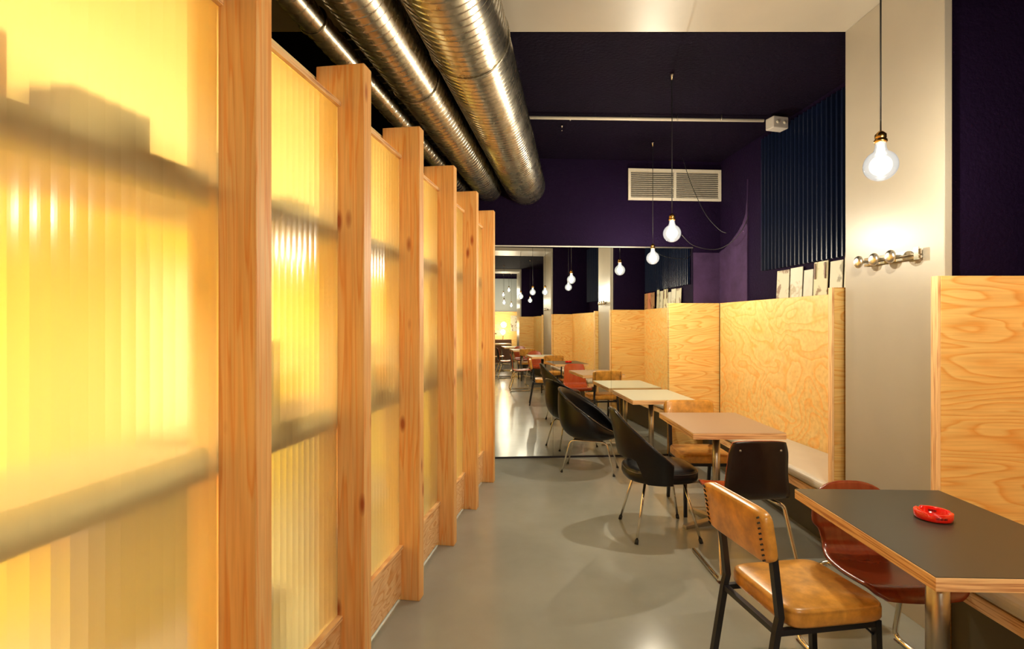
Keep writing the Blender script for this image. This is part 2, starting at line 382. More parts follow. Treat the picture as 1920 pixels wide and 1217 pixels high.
# corrugated navy sheet
def corrugated(yA, yB, xf, z0, z1, label):
    rows = []; ys = []; y = yB
    pitch = .0575; k = 0
    while y > yA:
        for (o_, d) in ((0,.0),(.30,.0),(.38,-.022),(.55,-.022),(.63,.0)):
            yy = y - o_*pitch
            if yy > yA: ys.append((yy, d))
        y -= pitch
    mb = MB(); a = [(xf(yy)+d, yy, z0) for yy,d in ys]; b2 = [(xf(yy)+d, yy, z1) for yy,d in ys]
    mb.grid([a,b2], smooth=False)
    return tag(mb.build('corrugated_sheet', M['flute'], solid=.004, off=0), label, 'corrugated sheet', 'corrugated wall sheets')
corrugated(3.25, 5.06, lambda y: sideX(y)+.026, 1.955, 3.20, 'dark navy corrugated sheet above the plywood, left of the grey column')
corrugated(-.85, 1.9, lambda y: 2.70, 1.955, 3.20, 'navy corrugated sheet in the second alcove, seen in the mirror')
# pages standing on the plywood ledge
ks = [.4935,.517,.5425,.562,.5905,.6185]
def Dk(k): return 2.748/(k+.079)
pg = [(Dk(.4935),Dk(.5175),.245,0),(Dk(.5185),Dk(.5425),.250,1),(Dk(.5435),Dk(.562),.215,2),(Dk(.5625),Dk(.590),.265,3),(Dk(.5925),Dk(.618),.25,4),(Dk(.6195),Dk(.642),.30,5)]
pl = ['white page with a sketched figure, leftmost on the ledge','narrow page with a pale border, second on the ledge','blank cream page, third on the ledge','page with brown bars at its top, fourth on the ledge',
      'wide page with a grey photograph, fifth on the ledge','tall pale page touching the grey column']
for (a, b_, h, i), lb in zip(pg, pl):
    mb = MB(); y0_, y1_ = b_+.006, a-.006
    x0_, x1_ = sideX(y0_)+.006, sideX(y1_)+.006
    mb.add([(x0_,y0_,1.681),(x1_,y1_,1.681),(x1_+.010,y1_,1.681+h),(x0_+.010,y0_,1.681+h),
            (x0_+.006,y0_,1.681),(x1_+.006,y1_,1.681),(x1_+.016,y1_,1.681+h),(x0_+.016,y0_,1.681+h)],
           [(0,1,2,3),(7,6,5,4),(0,4,5,1),(1,5,6,2),(2,6,7,3),(3,7,4,0)])
    po = tag(mb.build('magazine', PAPERS[i]), lb, 'magazine', 'pages on the alcove ledge')
    if i == 3:
        for yy in (y0_+.022, y1_-.022):
            f = lambda y: sideX(y)+.003
            MB().prism([(f(yy),yy-.008),(f(yy)+.004,yy-.008),(f(yy)+.004,yy+.008),(f(yy),yy+.008)],1.81,1.935).build('printed_bar', M['brown'], po)
yy = 3.74 - .02
for i, lb in enumerate(['brown cover beside the tall pale page, seen in the mirror','reddish cover in the middle of the mirrored brown ones','brown cover nearest the plywood partition, seen in the mirror']):
    y1_, y0_ = yy, yy-.155; yy -= .165
    mb = MB().prism([(sideX(y0_)+.004,y0_),(sideX(y1_)+.004,y1_),(sideX(y1_)+.012,y1_),(sideX(y0_)+.012,y0_)],1.681,1.681+.25)
    tag(mb.build('magazine', PAPERC[i]), lb, 'magazine', 'pages on the alcove ledge')
yy = 2.30
for i in range(6):
    mb = MB().box(2.345,2.355,yy-.16,yy,1.681,1.681+(.24,.26,.25,.23,.26,.25)[i])
    tag(mb.build('magazine', (PAPERC+PAPERS)[(i*3+3) % 11]), ['red and orange cover, nearest the column among those reflected above the second alcove','pale cover beside the red one in the second alcove',
        'third cover along in the second alcove','fourth cover along in the second alcove','fifth cover along in the second alcove','last cover along in the second alcove'][i], 'magazine', 'pages on the second ledge')
    yy -= .175
# ------------------------------------------------------------------ benches
def bench(label, x0f, x0n, x1f, x1n, yf, yn, zt=.47):
    t = thing('bench', label, 'bench', ((x0f+x0n)/2, (yf+yn)/2, 0), 0, 'alcove benches'); cx, cy = t.location.x, t.location.y
    P = lambda x, y: (x-cx, y-cy)
    MB().prism([P(x0n+.16,yn),P(x1n,yn),P(x1f,yf),P(x0f+.16,yf)],0,zt-.13).build('bench_base', M['basegrey'], t)
    MB().prism([P(x0n+.015,yn),P(x1n,yn),P(x1f,yf),P(x0f+.015,yf)],zt-.13,zt-.075).build('seat_board', M['edge'], t)
    MB().prism([P(x0n,yn+.004),P(x1n,yn+.004),P(x1f,yf-.004),P(x0f,yf-.004)],zt-.074,zt).build('seat_cushion', M['cream'], t, bevel=.034, seg=5)
    return t
bench('cream padded bench along the far alcove wall', 1.93, 1.93, sideX(5.75)-.004, sideX(3.25)-.004, 5.84, 3.245)
bench('padded bench in the nearest alcove, under the right edge', 1.80, 1.80, 2.335, 2.335, 2.38, -.89)
bench('padded bench in the third alcove, seen in the mirror', 1.78, 1.78, 2.295, 2.295, -2.05, -5.93)
# ------------------------------------------------------------------ timber screen
SN = Vector((.152, 1, 0)).normalized(); SR = Vector((SN.y, -SN.x, 0))       # along the screen / toward the aisle
S0 = Vector((-.68, 1.512, 0))                                               # far aisle corner of the first full post
def sp(a, r, z=0):                # a along from S0, r toward aisle
    p = S0 + SN*a + SR*r; return Vector((p.x, p.y, z))
YS = [.80, 1.512, 2.19, 2.868, 3.56, 4.24, 4.95]
AL = [(y-1.512)/SN.y for y in YS]
pn = ['timber post at the very left edge, mostly outside the photo','big knotted pine post nearest the camera','second pine post from the camera','third pine post from the camera','fourth pine post from the camera','fifth pine post from the camera','farthest pine post, beside the mirror']
ang = math.atan2(SN.y, SN.x)
def sbox(mb, a0, a1, r0, r1, z0, z1, o):
    pts = [sp(a0,r0)-o, sp(a1,r0)-o, sp(a1,r1)-o, sp(a0,r1)-o]
    return mb.prism([(p.x,p.y) for p in pts], z0, z1)
TOP = 2.495
for a, lb in zip(AL, pn):
    o = sp(a, -.1)
    mb = MB(); sbox(mb, a-.072, a, -.205, 0, 0, TOP, o)
    ob = mb.build('timber_post', M['post'], bevel=.004); ob.location = o
    tag(ob, lb, 'post', 'timber screen posts')
bn = ['nearest glowing ribbed panel, filling the left of the photo','second glowing ribbed panel from the camera','third glowing ribbed panel from the camera','fourth glowing ribbed panel from the camera','fifth glowing ribbed panel from the camera','farthest glowing ribbed panel']
PR = -.100
spans = [(AL[i]+.001, AL[i+1]-.073) for i in range(6)]
spans = [(AL[0]-.75, AL[0]-.073)] + spans
bn = ['ribbed glowing panel just outside the left edge'] + bn
for (a0, a1), lb in zip(spans, bn):
    o = sp((a0+a1)/2, PR)
    t = thing('translucent_screen', lb, 'screen', o, 0, 'glowing screen panels')
    # ribbed sheet: shallow rounded flutes on the aisle face, flat back
    W = a1-a0; nf = max(1, round(W/.037)); p = W/nf; A, Z = [], (.292, 2.325)
    for i in range(nf):
        for j in range(6):
            u = j/6; A.append((a0+(i+u)*p, PR-.012+.0006*math.sin(PI*u)))
    A.append((a1, PR-.012))
    mb = MB(); f0 = [sp(a,r,Z[0])-o for a,r in A]; f1 = [sp(a,r,Z[1])-o for a,r in A]
    bk = [sp(a1,PR-.022,Z[0])-o, sp(a0,PR-.022,Z[0])-o]; bk1 = [sp(a1,PR-.022,Z[1])-o, sp(a0,PR-.022,Z[1])-o]
    loop0 = f0+bk; loop1 = f1+bk1; n = len(loop0)
    mb.add([(v.x,v.y,v.z) for v in loop0+loop1], [tuple(range(n))[::-1], tuple(range(n,2*n))]+[(i,(i+1)%n,n+(i+1)%n,n+i) for i in range(n)])
    mb.build('ribbed_sheet', M['poly'], t)
    mb = MB(); sbox(mb, a0, a1, PR-.030, PR+.003, 2.326, 2.345, o); mb.build('top_rail', M['edge'], t)
    mb = MB(); sbox(mb, a0, a1, PR-.030, PR+.010, .272, .291, o); mb.build('bottom_rail', M['edge'], t)
    mb = MB(); sbox(mb, a0, a1, PR-.020, PR, .03, .271, o); mb.build('base_board', M['boardp'], t)
    mb = MB(); sbox(mb, a0, a1, PR-.36, PR-.055, 1.03, 1.12, o); mb.build('cross_rail', M['brown'], t)
    mb = MB(); sbox(mb, a0, a1, PR-.36, PR-.055, 1.775, 1.87, o); mb.build('cross_rail', M['brown'], t)
# recessed plinth the screen stands on
mb = MB(); sbox(mb, AL[0]-.75, AL[-1], -.19, -.13, 0, .029, Vector((0,0,0))); struct(mb.build('trim_plinth', M['plinth']))
# ------------------------------------------------------------------ bright room behind the screen
def lbox(name, mat, a0, a1, r0, r1, z0, z1, label, cat, kind=None, bevel=0.0):
    o = sp((a0+a1)/2, (r0+r1)/2, 0); mb = MB(); sbox(mb, a0, a1, r0, r1, z0, z1, o); ob = mb.build(name, mat, bevel=bevel); ob.location = o
    if kind: ob['kind'] = kind
    else: tag(ob, label, cat)
    return ob
lbox('wall_partition', M['ywall'], -3.2, 4.0, -1.95, -1.85, 0, 2.9, '', '', 'structure')
lbox('white_board', M['wwall'], 1.55, 2.55, -1.84, -1.82, .75, 1.85, 'big white board blurred in the middle of the nearest ribbed panel', 'board')
lbox('orange_board', M['owall'], .75, 1.45, -1.84, -1.80, .35, 1.95, 'orange board blurred at the left edge of the nearest ribbed panel', 'board')
lbox('white_board', M['wwall'], 3.47, 3.49, -1.15, -.62, 1.15, 1.75, 'white board blurred behind the second ribbed panel', 'board')
lbox('white_board', M['wwall'], 3.47, 3.49, -.52, -.30, .45, .95, 'small low white board blurred behind the third ribbed panel', 'board')
lbox('orange_board', M['owall'], 3.46, 3.49, -1.60, -1.20, .3, 1.3, 'orange board blurred low behind the second ribbed panel', 'board')
lbox('light_stop_lid', M['lidc'], -3.2, 3.56, -1.85, -.215, 2.40, 2.46, '', '', 'structure')  # added lid, keeps the back room's light from spilling over the screens
lbox('light_stop_far', M['ywall'], 3.50, 3.56, -1.849, -.215, 0, 2.399, '', '', 'structure')  # added end wall, stops light leaking past the far end
lbox('light_stop_near', M['owall'], -3.2, -3.14, -1.849, -.215, 0, 2.399, '', '', 'structure')  # added end wall, stops light leaking past the near end
def pa(x): return (1.01/((960-x)/1000+.152)-1.512)/SN.y      # distance along the sheet under a given column of the photo
for x0, x1, z0, z1, mt, lb in ((5,95,1.872,2.02,'redc','orange-red box blurred on the upper shelf at the left edge'),(205,350,1.872,1.98,'blue','dark purple box blurred on the upper shelf of the nearest panel'),
    (508,572,1.122,1.40,'olive','olive box blurred on the lower shelf of the second panel'),(697,735,1.122,1.36,'greyf','grey box blurred on the lower shelf of the third panel'),
    (590,630,1.872,1.93,'blue','low dark box blurred on the upper shelf of the second panel'),(800,818,1.122,1.34,'olive','olive box blurred behind the fourth panel')):
    lbox('storage_box', M[mt], pa(x0), pa(x1), PR-.26, PR-.11, z0, z1, lb, 'box', bevel=.01)
def sofa(a0, a1, r0, r1, mat, label):
    t = thing('sofa', label, 'sofa', sp((a0+a1)/2,(r0+r1)/2), 0); o = t.location
    mb = MB(); sbox(mb,a0,a1,r0,r1,.12,.44,o); mb.build('seat', mat, t, bevel=.04)
    mb = MB(); sbox(mb,a0,a1,r0,r0+.18,.44,1.0,o); mb.build('backrest', mat, t, bevel=.05)
    for a in (a0+.05,a1-.1):
        for r in (r0+.05,r1-.1):
            mb = MB(); sbox(mb,a,a+.05,r,r+.05,0,.12,o); mb.build('leg', M['brown'], t)
sofa(.0, .55, -.75, -.3, M['blue'], 'blue-grey armchair blurred behind the second ribbed panel')
sofa(-1.9, -.9, -1.6, -.9, M['owall'], 'orange settee blurred low behind the nearest ribbed panel')
sofa(1.5, 2.2, -.85, -.35, M['greyf'], 'grey armchair blurred behind the fourth ribbed panel')
for (al, pw) in ((-1.6,1.0),(-.45,1.0),(.75,1.0),(1.9,.9),(3.0,.8)):
    area_light('ceiling_strip_lamp', sp(al, -.95, 2.37), (0, 0, ang), .9, .9, BACK_W*1.3*pw, (1.0,.93,.74)).data.spread = math.radians(125)
for (al, pw) in ((-1.1,1.0),(.3,1.0),(1.7,.9),(3.0,.8)):
    area_light('floor_uplighter', sp(al, -1.15, .06), (PI, 0, ang), 1.2, .9, BACK_W*.8*pw, (1.0,.93,.74)).data.spread = math.radians(100)
# ------------------------------------------------------------------ ducts and ceiling services
def duct(label, r, zb, xe, pitch, seam):
    d = Vector((.125, 1, 0)); z = zb + r
    y_end = 5.73+.067*(xe+.18); 
    o = thing('air_duct', label, 'duct', (xe, y_end, z), math.atan2(-.125, 1), 'spiral ventilation ducts')
    L_ = 9.6; mb = MB(); prof = []; t = 0.0
    while t < L_:
        w_ = .0028
        prof += [(r, -t-.0005), (r, -t-.004), (r, -(t+pitch-2*w_-.004)), (r, -(t+pitch-2*w_)), (r+.003, -(t+pitch-w_))]
        t += pitch
    n = 40; mb2 = MB()
    vs_ = []
    for (rr, yy) in prof:
        for k in range(n):
            a = 2*PI*k/n
            vs_.append((rr*math.cos(a), yy + .18*pitch*0 + (a/(2*PI))*pitch*0 + math.cos(a)*r*.19 - .012, rr*math.sin(a)))
    m = len(prof)
    mb2.add(vs_, [(i*n+k, i*n+(k+1)%n, (i+1)*n+(k+1)%n, (i+1)*n+k) for i in range(m-1) for k in range(n)], True)
    mb2.build('duct_tube', M['duct'], o)
    for s_ in seam:
        MB().tube([((r+.004)*math.cos(2*PI*k/n), -s_, (r+.004)*math.sin(2*PI*k/n)) for k in range(n)], .006, 6, closed=True).build('duct_collar', M['duct'], o)
    return o
duct('widest spiral duct, nearest the aisle', .210, 2.732, .145, .048, (3.0, 4.4, 6.5))
duct('medium spiral duct in the middle of the three', .14, 2.76, -.25, .055, (2.6, 3.9, 6.2))
duct('thinnest spiral duct, left of the other two', .062, 2.78, -.50, .075, (3.3, 5.0))
t = thing('cable_tray', 'dark perforated cable tray on the ceiling between the ducts', 'cable tray', (-.70, 5.6, 3.21), math.atan2(-.125,1))
MB().box(-.05,.05,-8.5,0,0,.006).build('tray_bed', M['blacksteel'], t)
mb = MB()
for s_ in (-1,1): mb.box(s_*.052-.002,s_*.052+.002,-8.5,0,-.025,.006)
mb.build('tray_lip', M['blacksteel'], t)
for i in range(44): MB().box(-.03,.03,-.06-.12*i,-.045-.12*i,-.003,-.0002).build('tray_rung', M['steel'], t)
# conduit and junction box
t = thing('conduit', 'pale conduit pipe clipped across the dark ceiling', 'conduit', (.4, 4.56, 3.215))
MB().tube([(-.62,-.02,0),(1.78,.06,0)], .0135, 10).build('pipe', M['white'], t)
for x in (-.3,.1,.62,1.02,1.4): MB().tube([(x,.02,-.016),(x,.02,.034)], .006, 6).build('pipe_clip', M['steel'], t)
t = thing('junction_box', 'pale junction box at the end of the ceiling conduit', 'junction box', (2.275, 4.58, 3.12), .25)
MB().box(-.075,.075,-.05,.05,0,.10).build('box_body', M['socket'], t, bevel=.008)
for x in (-.035,.035): MB().lathe([(0,-.008),(.014,-.006),(.016,0)],12,(x,-.05,.05),'y').build('cable_gland', M['white'], t)
# ventilation grille
t = thing('vent_grille', 'cream louvred grille on the dark end wall above the mirror', 'vent', mpt(1.79,-.004,2.98), ROTM)
fw, fh = .522, .172
mb = MB().box(-fw,fw,-.02,0,fh-.028,fh).box(-fw,fw,-.02,0,-fh,-fh+.028).box(-fw,-fw+.028,-.02,0,-fh+.028,fh-.028).box(fw-.028,fw,-.02,0,-fh+.028,fh-.028).box(-.014,.014,-.02,0,-fh+.028,fh-.028)
mb.build('grille_frame', M['white'], t)
for sx in (-1,1):
    mb = MB()
    for i in range(13):
        z = -fh+.04+i*.0222
        mb.add([(sx*.268-.252,-.016,z-.003),(sx*.268+.252,-.016,z-.003),(sx*.268+.252,-.004,z+.012),(sx*.268-.252,-.004,z+.012)],[(0,1,2,3)])
    mb.build('louvres', M['white'], t, solid=.003, off=0)
MB().box(-fw+.02,fw-.02,-.003,0,-fh+.02,fh-.02).build('grille_back', M['darkgap'], t)
# little ceiling hooks and the slack cables
hooks = [(.45,4.8,'small chrome ceiling hook beside the widest duct'),(-.93,3.1,'small ceiling hook left of the medium duct')]
for x, y, lb in hooks:
    h = tag(MB().lathe([(.0,0),(.012,-.004),(.012,-.02),(.004,-.024),(.004,-.05),(.012,-.055),(.0,-.062)],10,(0,0,0)).build('ceiling_hook', M['chrome']), lb, 'hook', 'ceiling hooks'); h.location = (x,y,3.249)
def px(x, y, D): return ((x-960)/1000*D, D, 1.46-(y-606)/1000*D)
for lb, pts in (('slack black cable drooping past the grille', [(1280,296,5.75),(1296,345,5.6),(1322,400,5.45),(1348,430,5.35),(1362,437,5.3)]),
                ('slack cable hanging below the second bulb', [(1278,440,5.4),(1300,460,5.45),(1340,468,5.5),(1370,455,5.4),(1392,430,5.3),(1404,404,5.3)])):
    mb = MB().tube(smooth_path([px(*p) for p in pts]), .0035, 6); o = mb.build('cable', M['black']); tag(o, lb, 'cable', 'slack cables')
# ------------------------------------------------------------------ pendant lamps
def pendant_proto(label, loc, ztop, canopy=True):
    t = thing('pendant_lamp', label, 'lamp', loc, 0, 'bare bulb pendants')
    r = .0625
    g = MB(); prof = [(0,-r)]
    for i in range(1,15):
        a = -PI/2 + i*(PI/2+1.12)/14; prof.append((r*math.cos(a), r*math.sin(a)))
    prof += [(.021,.070),(.019,.082),(.019,.092)]
    g.lathe(prof, 32); g.build('glass_globe', M['globe'], t, fix=True)
    MB().lathe([(0,-.016),(.010,-.012),(.014,0),(.010,.012),(0,.016)],14).build('glowing_core', M['core'], t)
    MB().lathe([(.021,.092),(.024,.096),(.024,.104),(.019,.108),(.021,.112),(.021,.126),(.012,.136),(.005,.142)],20).build('brass_holder', M['brass'], t)
    H = ztop-loc[2]
    MB().tube([(0,0,.138),(.0,0,H)], .0032, 8).build('cord', M['black'], t)
    if canopy: MB().lathe([(.0,0),(.016,-.004),(.02,-.014),(.008,-.03),(.004,-.05),(.0,-.052)],14,(0,0,H)).build('ceiling_hook', M['chrome'], t)
    return t
LZ = 2.101
lamps = [(1.50,2.17,LZ,'pendant bulb nearest the camera, in front of the grey column'),(1.143,3.81,LZ,'pendant bulb over the second table, in front of the grille'),(1.386,5.25,LZ,'pendant bulb nearest the mirror'),
 (1.386,.61,LZ,'pendant bulb just behind the camera, seen in the mirror against the second column'),(1.13,.68-.1,LZ,'pendant bulb left of the mirrored second column'),(1.147,-1.19,LZ,'mirrored pendant bulb against the far dark wall'),
 (1.75,-3.4,LZ,'mirrored pendant bulb above the third alcove'),(1.76,-7.5,LZ,'mirrored pendant bulb low over the rear wall'),(1.2,-5.0,LZ,'mirrored pendant bulb over the third row of tables'),
 (1.62,-7.1,2.62,'highest mirrored pendant bulb in front of the pale rear wall'),(1.52,-7.9,2.50,'second highest mirrored pendant bulb in front of the pale rear wall')]
prot = None
for i, (x, y, z, lb) in enumerate(lamps):
    zt = 3.17 if i == 0 and False else 3.249
    if i == 0: zt = 3.249
    if prot is None: prot = pendant_proto(lb, (x,y,z), zt)
    elif abs(z-LZ) < .01: dup(prot, lb, (x,y,z))
    else: pendant_proto(lb, (x,y,z), zt)
    d = bpy.data.lights.new('bulb_light', 'POINT'); d.energy = BULB_W*((.50,.88,.85)[i] if i < 3 else .42); d.color = BULB_COL; d.shadow_soft_size = .012
    o = bpy.data.objects.new('bulb_light', d); COL.objects.link(o); o.location = (x, y, z-.03)
# ------------------------------------------------------------------ tables
def table(label, x, y, rz, top, pole_r=.03, w_=.61, l_=.81):
    t = thing('pedestal_table', label, 'table', (x,y,0), rz, 'pedestal tables')
    T = .74; th = .042
    MB().box(-w_/2,w_/2,-l_/2,l_/2,T-th,T-.002).build('plywood_top', M['edge'], t, bevel=.002)
    MB().box(-w_/2+.0015,w_/2-.0015,-l_/2+.0015,l_/2-.0015,T-.0019,T).build('laminate_surface', top, t)
    MB().tube([(0,0,.03),(0,0,T-th-.006)], pole_r, 24).build('pole', M['steel'], t)
    MB().box(-.15,.15,-.2,.2,T-th-.006,T-th).build('mounting_plate', M['blacksteel'], t)
    for k in range(4):
        R_ = Matrix.Rotation(PI/2*k+PI/4*0+.35, 4, 'Z')
        mb = MB(); vs_ = [R_ @ Vector(v) for v in [(.0,-.03,.0),(.28,-.024,.0),(.28,.024,.0),(.0,.03,.0),(.0,-.03,.045),(.28,-.02,.022),(.28,.02,.022),(.0,.03,.045)]]
        mb.add(vs_, [(3,2,1,0),(4,5,6,7),(0,1,5,4),(1,2,6,5),(2,3,7,6),(3,0,4,7)]); mb.build('base_foot', M['steel'], t, bevel=.003)
    return t
table('dark grey-topped table nearest the camera, holding the red ashtray', 1.52, 1.905, math.radians(-2), M['lamT'], .036)
table('tan-topped plywood table, second from the camera', 1.49, 3.892, 0, M['lamM'], .027)
table('pale-topped table standing against the mirror', 1.405, 5.385, math.radians(3.2), M['lamL'], .026, .60, .78)
for x, y, lb in ((1.47,-.12,'table in the second alcove behind the camera, seen in the mirror'),(1.45,-2.9,'table in the third alcove, nearest the camera there, seen in the mirror'),(1.43,-4.7,'table in the third alcove, farther one, seen in the mirror'),(1.4,-7.3,'table by the rear wall, seen in the mirror')):
    table(lb, x, y, 0, M['lamL'] if y > -5 else M['lamM'], .028)
# red ashtray with three notches
t = thing('ashtray', 'red round plastic ashtray on the dark grey table', 'ashtray', (1.552, 1.965, .7405), 1.23); t.scale = (.82,.82,.95)
n = 60; rows = []
def notch(a): 
    return max(math.exp(-(((a-c+PI)%(2*PI)-PI)**2/.012)**2) for c in (0.6, 0.6+2*PI/3, 0.6+4*PI/3))
prof = [(0,.0),(.060,.0),(.071,.003),(.073,.012),(.073,.030,1),(.069,.032,1),(.055,.030,1),(.050,.010),(.045,.006),(0,.006)]
mb = MB(); vs_ = []
for pr in prof:
    for k in range(n):
        a = 2*PI*k/n; z = pr[1] - (.011*notch(a) if len(pr) == 3 else 0); vs_.append((pr[0]*math.cos(a), pr[0]*math.sin(a), z))
m_ = len(prof); mb.add(vs_, [(i*n+k, i*n+(k+1)%n, (i+1)*n+(k+1)%n, (i+1)*n+k) for i in range(m_-1) for k in range(n)], True)
rm, nt, b = new_mat('red_translucent_plastic'); b.inputs['Base Color'].default_value = (.75,.012,.004,1); b.inputs['Roughness'].default_value = .15; b.inputs['Coat Weight'].default_value = .5
b.inputs['Subsurface Weight'].default_value = .3; b.inputs['Subsurface Radius'].default_value = (.01,.002,.001)
mb.build('dish', rm, t, weld=True)
dm = plain('dark_red_print', (.08,.005,.003), .4)
# illegible dark lettering printed round the side
for (a0, r_, z0_, ln) in ((2.96,.0735,.013,11),(-.53,.0510,.014,11),(4.75,.0735,.013,6)):
    mb = MB()
    for j in range(ln):
        a = a0 + j*.055; 
        for q in (range(2) if j % 3 else range(1)):
            R_ = Matrix.Rotation(a+q*.022, 4, 'Z'); mb.box(r_-.0006,r_+.0004,-.0005,.0005,z0_,z0_+(.009,.007,.008)[j%3],R_)
        R_ = Matrix.Rotation(a+.011, 4, 'Z'); mb.box(r_-.0006,r_+.0004,-.0010,.0010,z0_+(.003 if j%2 else .007),z0_+(.0045 if j%2 else .0085),R_)
    mb.build('printed_lettering', dm, t)
# ------------------------------------------------------------------ chairs (all face local +X)
def rbox(mb, x0,x1,y0,y1,z0,z1,M_=None): return mb.box(x0,x1,y0,y1,z0,z1,M_)
def vinyl_chair(label, loc, rz):
    t = thing('vinyl_chair', label, 'chair', (loc[0],loc[1],0), rz, 'mustard vinyl chairs')
    # cushioned seat with crowned top
    def cushion(name, hx, hy, z0, z1, crown, M_):
        k = 10; rows = []; mb = MB()
        def pt(u, v, z):      # superellipse footprint
            return (hx*u, hy*v, z)
        ring = []
        nn = 48
        for i in range(nn):
            a = 2*PI*i/nn; c, s = math.cos(a), math.sin(a); e = .28
            ring.append((math.copysign(abs(c)**e, c), math.copysign(abs(s)**e, s)))
        H = z1-z0
        layers = [(.0,0,0),(.90,0,0),(.97,.06,0),(1.0,.2,0),(1.0,.70,0),(.985,.82,0),(.99,.84,0),(.96,.95,.0),(.90,1.0,.25),(.6,1.0,.75),(.3,1.0,.95),(.0,1.0,1)]
        L_ = [[(M_ @ Vector((hx*s_*u, hy*s_*v, z0+H*h+crown*cr))) for u,v in ring] for s_,h,cr in layers]
        mb.grid(L_, True, True); return mb.build(name, M['vinyl'], t, weld=True)
    cushion('seat', .195, .195, .402, .468, .008, Matrix.Translation((.01,0,0)))
    B = Matrix.Translation((-.262,0,.725)) @ Matrix.Rotation(math.radians(-9),4,'Y') @ Matrix.Rotation(math.radians(90),4,'Y')
    cushion('backrest', .092, .205, -.022, .022, .004, B)
    for s_ in (-1,1):                           # dark thonging near the ends of the back cover
        mb = MB()
        for i in range(9):
            c = B @ Vector((-.075+.0188*i, s_*.178, -.0235)); 
            mb.box(-.002,.002,-.007,.007,-.003,.003, Matrix.Translation(c) @ Matrix.Rotation(math.radians(-9),4,'Y') @ Matrix.Rotation(s_*.5,4,'X'))
        mb.build('stitching', M['black'], t)
    q = .0115
    for s_ in (-1,1):
        MB().tube([(-.285,s_*.165,0),(-.215,s_*.165,.40),(-.205,s_*.165,.44),(-.236,s_*.165,.70)], q, square=True).build('back_leg', M['blacksteel'], t)
        MB().tube([(.19,s_*.165,0),(.175,s_*.165,.40)], q, square=True).build('front_leg', M['blacksteel'], t)
    mb = MB(); zz = .388
    for s_ in (-1,1): mb.tube([(-.215,s_*.165,zz),(.175,s_*.165,zz)], .010, square=True)
    mb.tube([(-.215,-.165,zz),(-.215,.165,zz)], .010, square=True); mb.tube([(.17,-.165,zz),(.17,.165,zz)], .010, square=True)
    for s_ in (-1,1): mb.tube([(.172,s_*.16,.34),(.12,s_*.16,zz)], .004)
    mb.build('seat_frame', M['blacksteel'], t)
    return t
def shell_chair(label, loc, rz, front, back, ztop=.80, flare=0.0, name='plywood_chair'):
    t = thing(name, label, 'chair', (loc[0],loc[1],0), rz, 'moulded plywood chairs')
    prof = [(-.225,ztop),(-.215,ztop-.07),(-.20,ztop-.17),(-.185,.53),(-.17,.475),(-.13,.443),(-.06,.432),(.05,.434),(.14,.443),(.20,.445),(.228,.430),(.236,.408)]
    if flare: wd = [.150,.168,.175,.185,.195,.20,.20,.198,.195,.19,.18,.165]
    else: wd = [.150,.172,.182,.160,.150,.165,.185,.195,.198,.19,.175,.14]
    P = smooth_path([(p[0],0,p[1]) for p in prof], 4); Wd = smooth_path([(w_,0,0) for w_ in wd], 4)
    rows = []; nn = 14
    for p, w_ in zip(P, Wd):
        r = []
        for k in range(nn+1):
            u = -1+2*k/nn
            bow = .016*(u*u)
            back_part = max(0, min(1, (p.z-.45)/.15))
            tw = max(0, (p.z-(ztop-.10))/.10)
            r.append((p.x + bow*back_part*1.2, w_.x*u, p.z + bow*.6*(1-back_part) - tw*(.045 if not flare else .012)*abs(u)**3))
        rows.append(r)
    MB().grid(rows).build('seat_shell', [back, front], t, solid=.012, bevel=.0, off=0)
    mb = MB()
    for s_ in (-1,1): mb.lathe([(0,-.004),(.006,-.003),(.007,0)],10,(-.2265,s_*.115,ztop-.055),'x')
    mb.build('rivets', M['steel'], t)
    for s_ in (-1,1):
        pts = fillet([(.02,s_*.12,.418),(-.10,s_*.15,.412),(-.115,s_*.19,.395),(-.235,s_*.225,.012),(.20,s_*.225,.012)], .05, 6)
        MB().tube(pts, .0115, 12).build('sled_leg', M['chrome'], t)
        MB().box(-.225,-.195,s_*.225-.010,s_*.225+.010,0,.006).build('foot_pad', M['brown'], t)
    MB().tube([(-.02,-.12,.416),(-.02,.12,.416)], .009).build('cross_bar', M['chrome'], t)
    return t
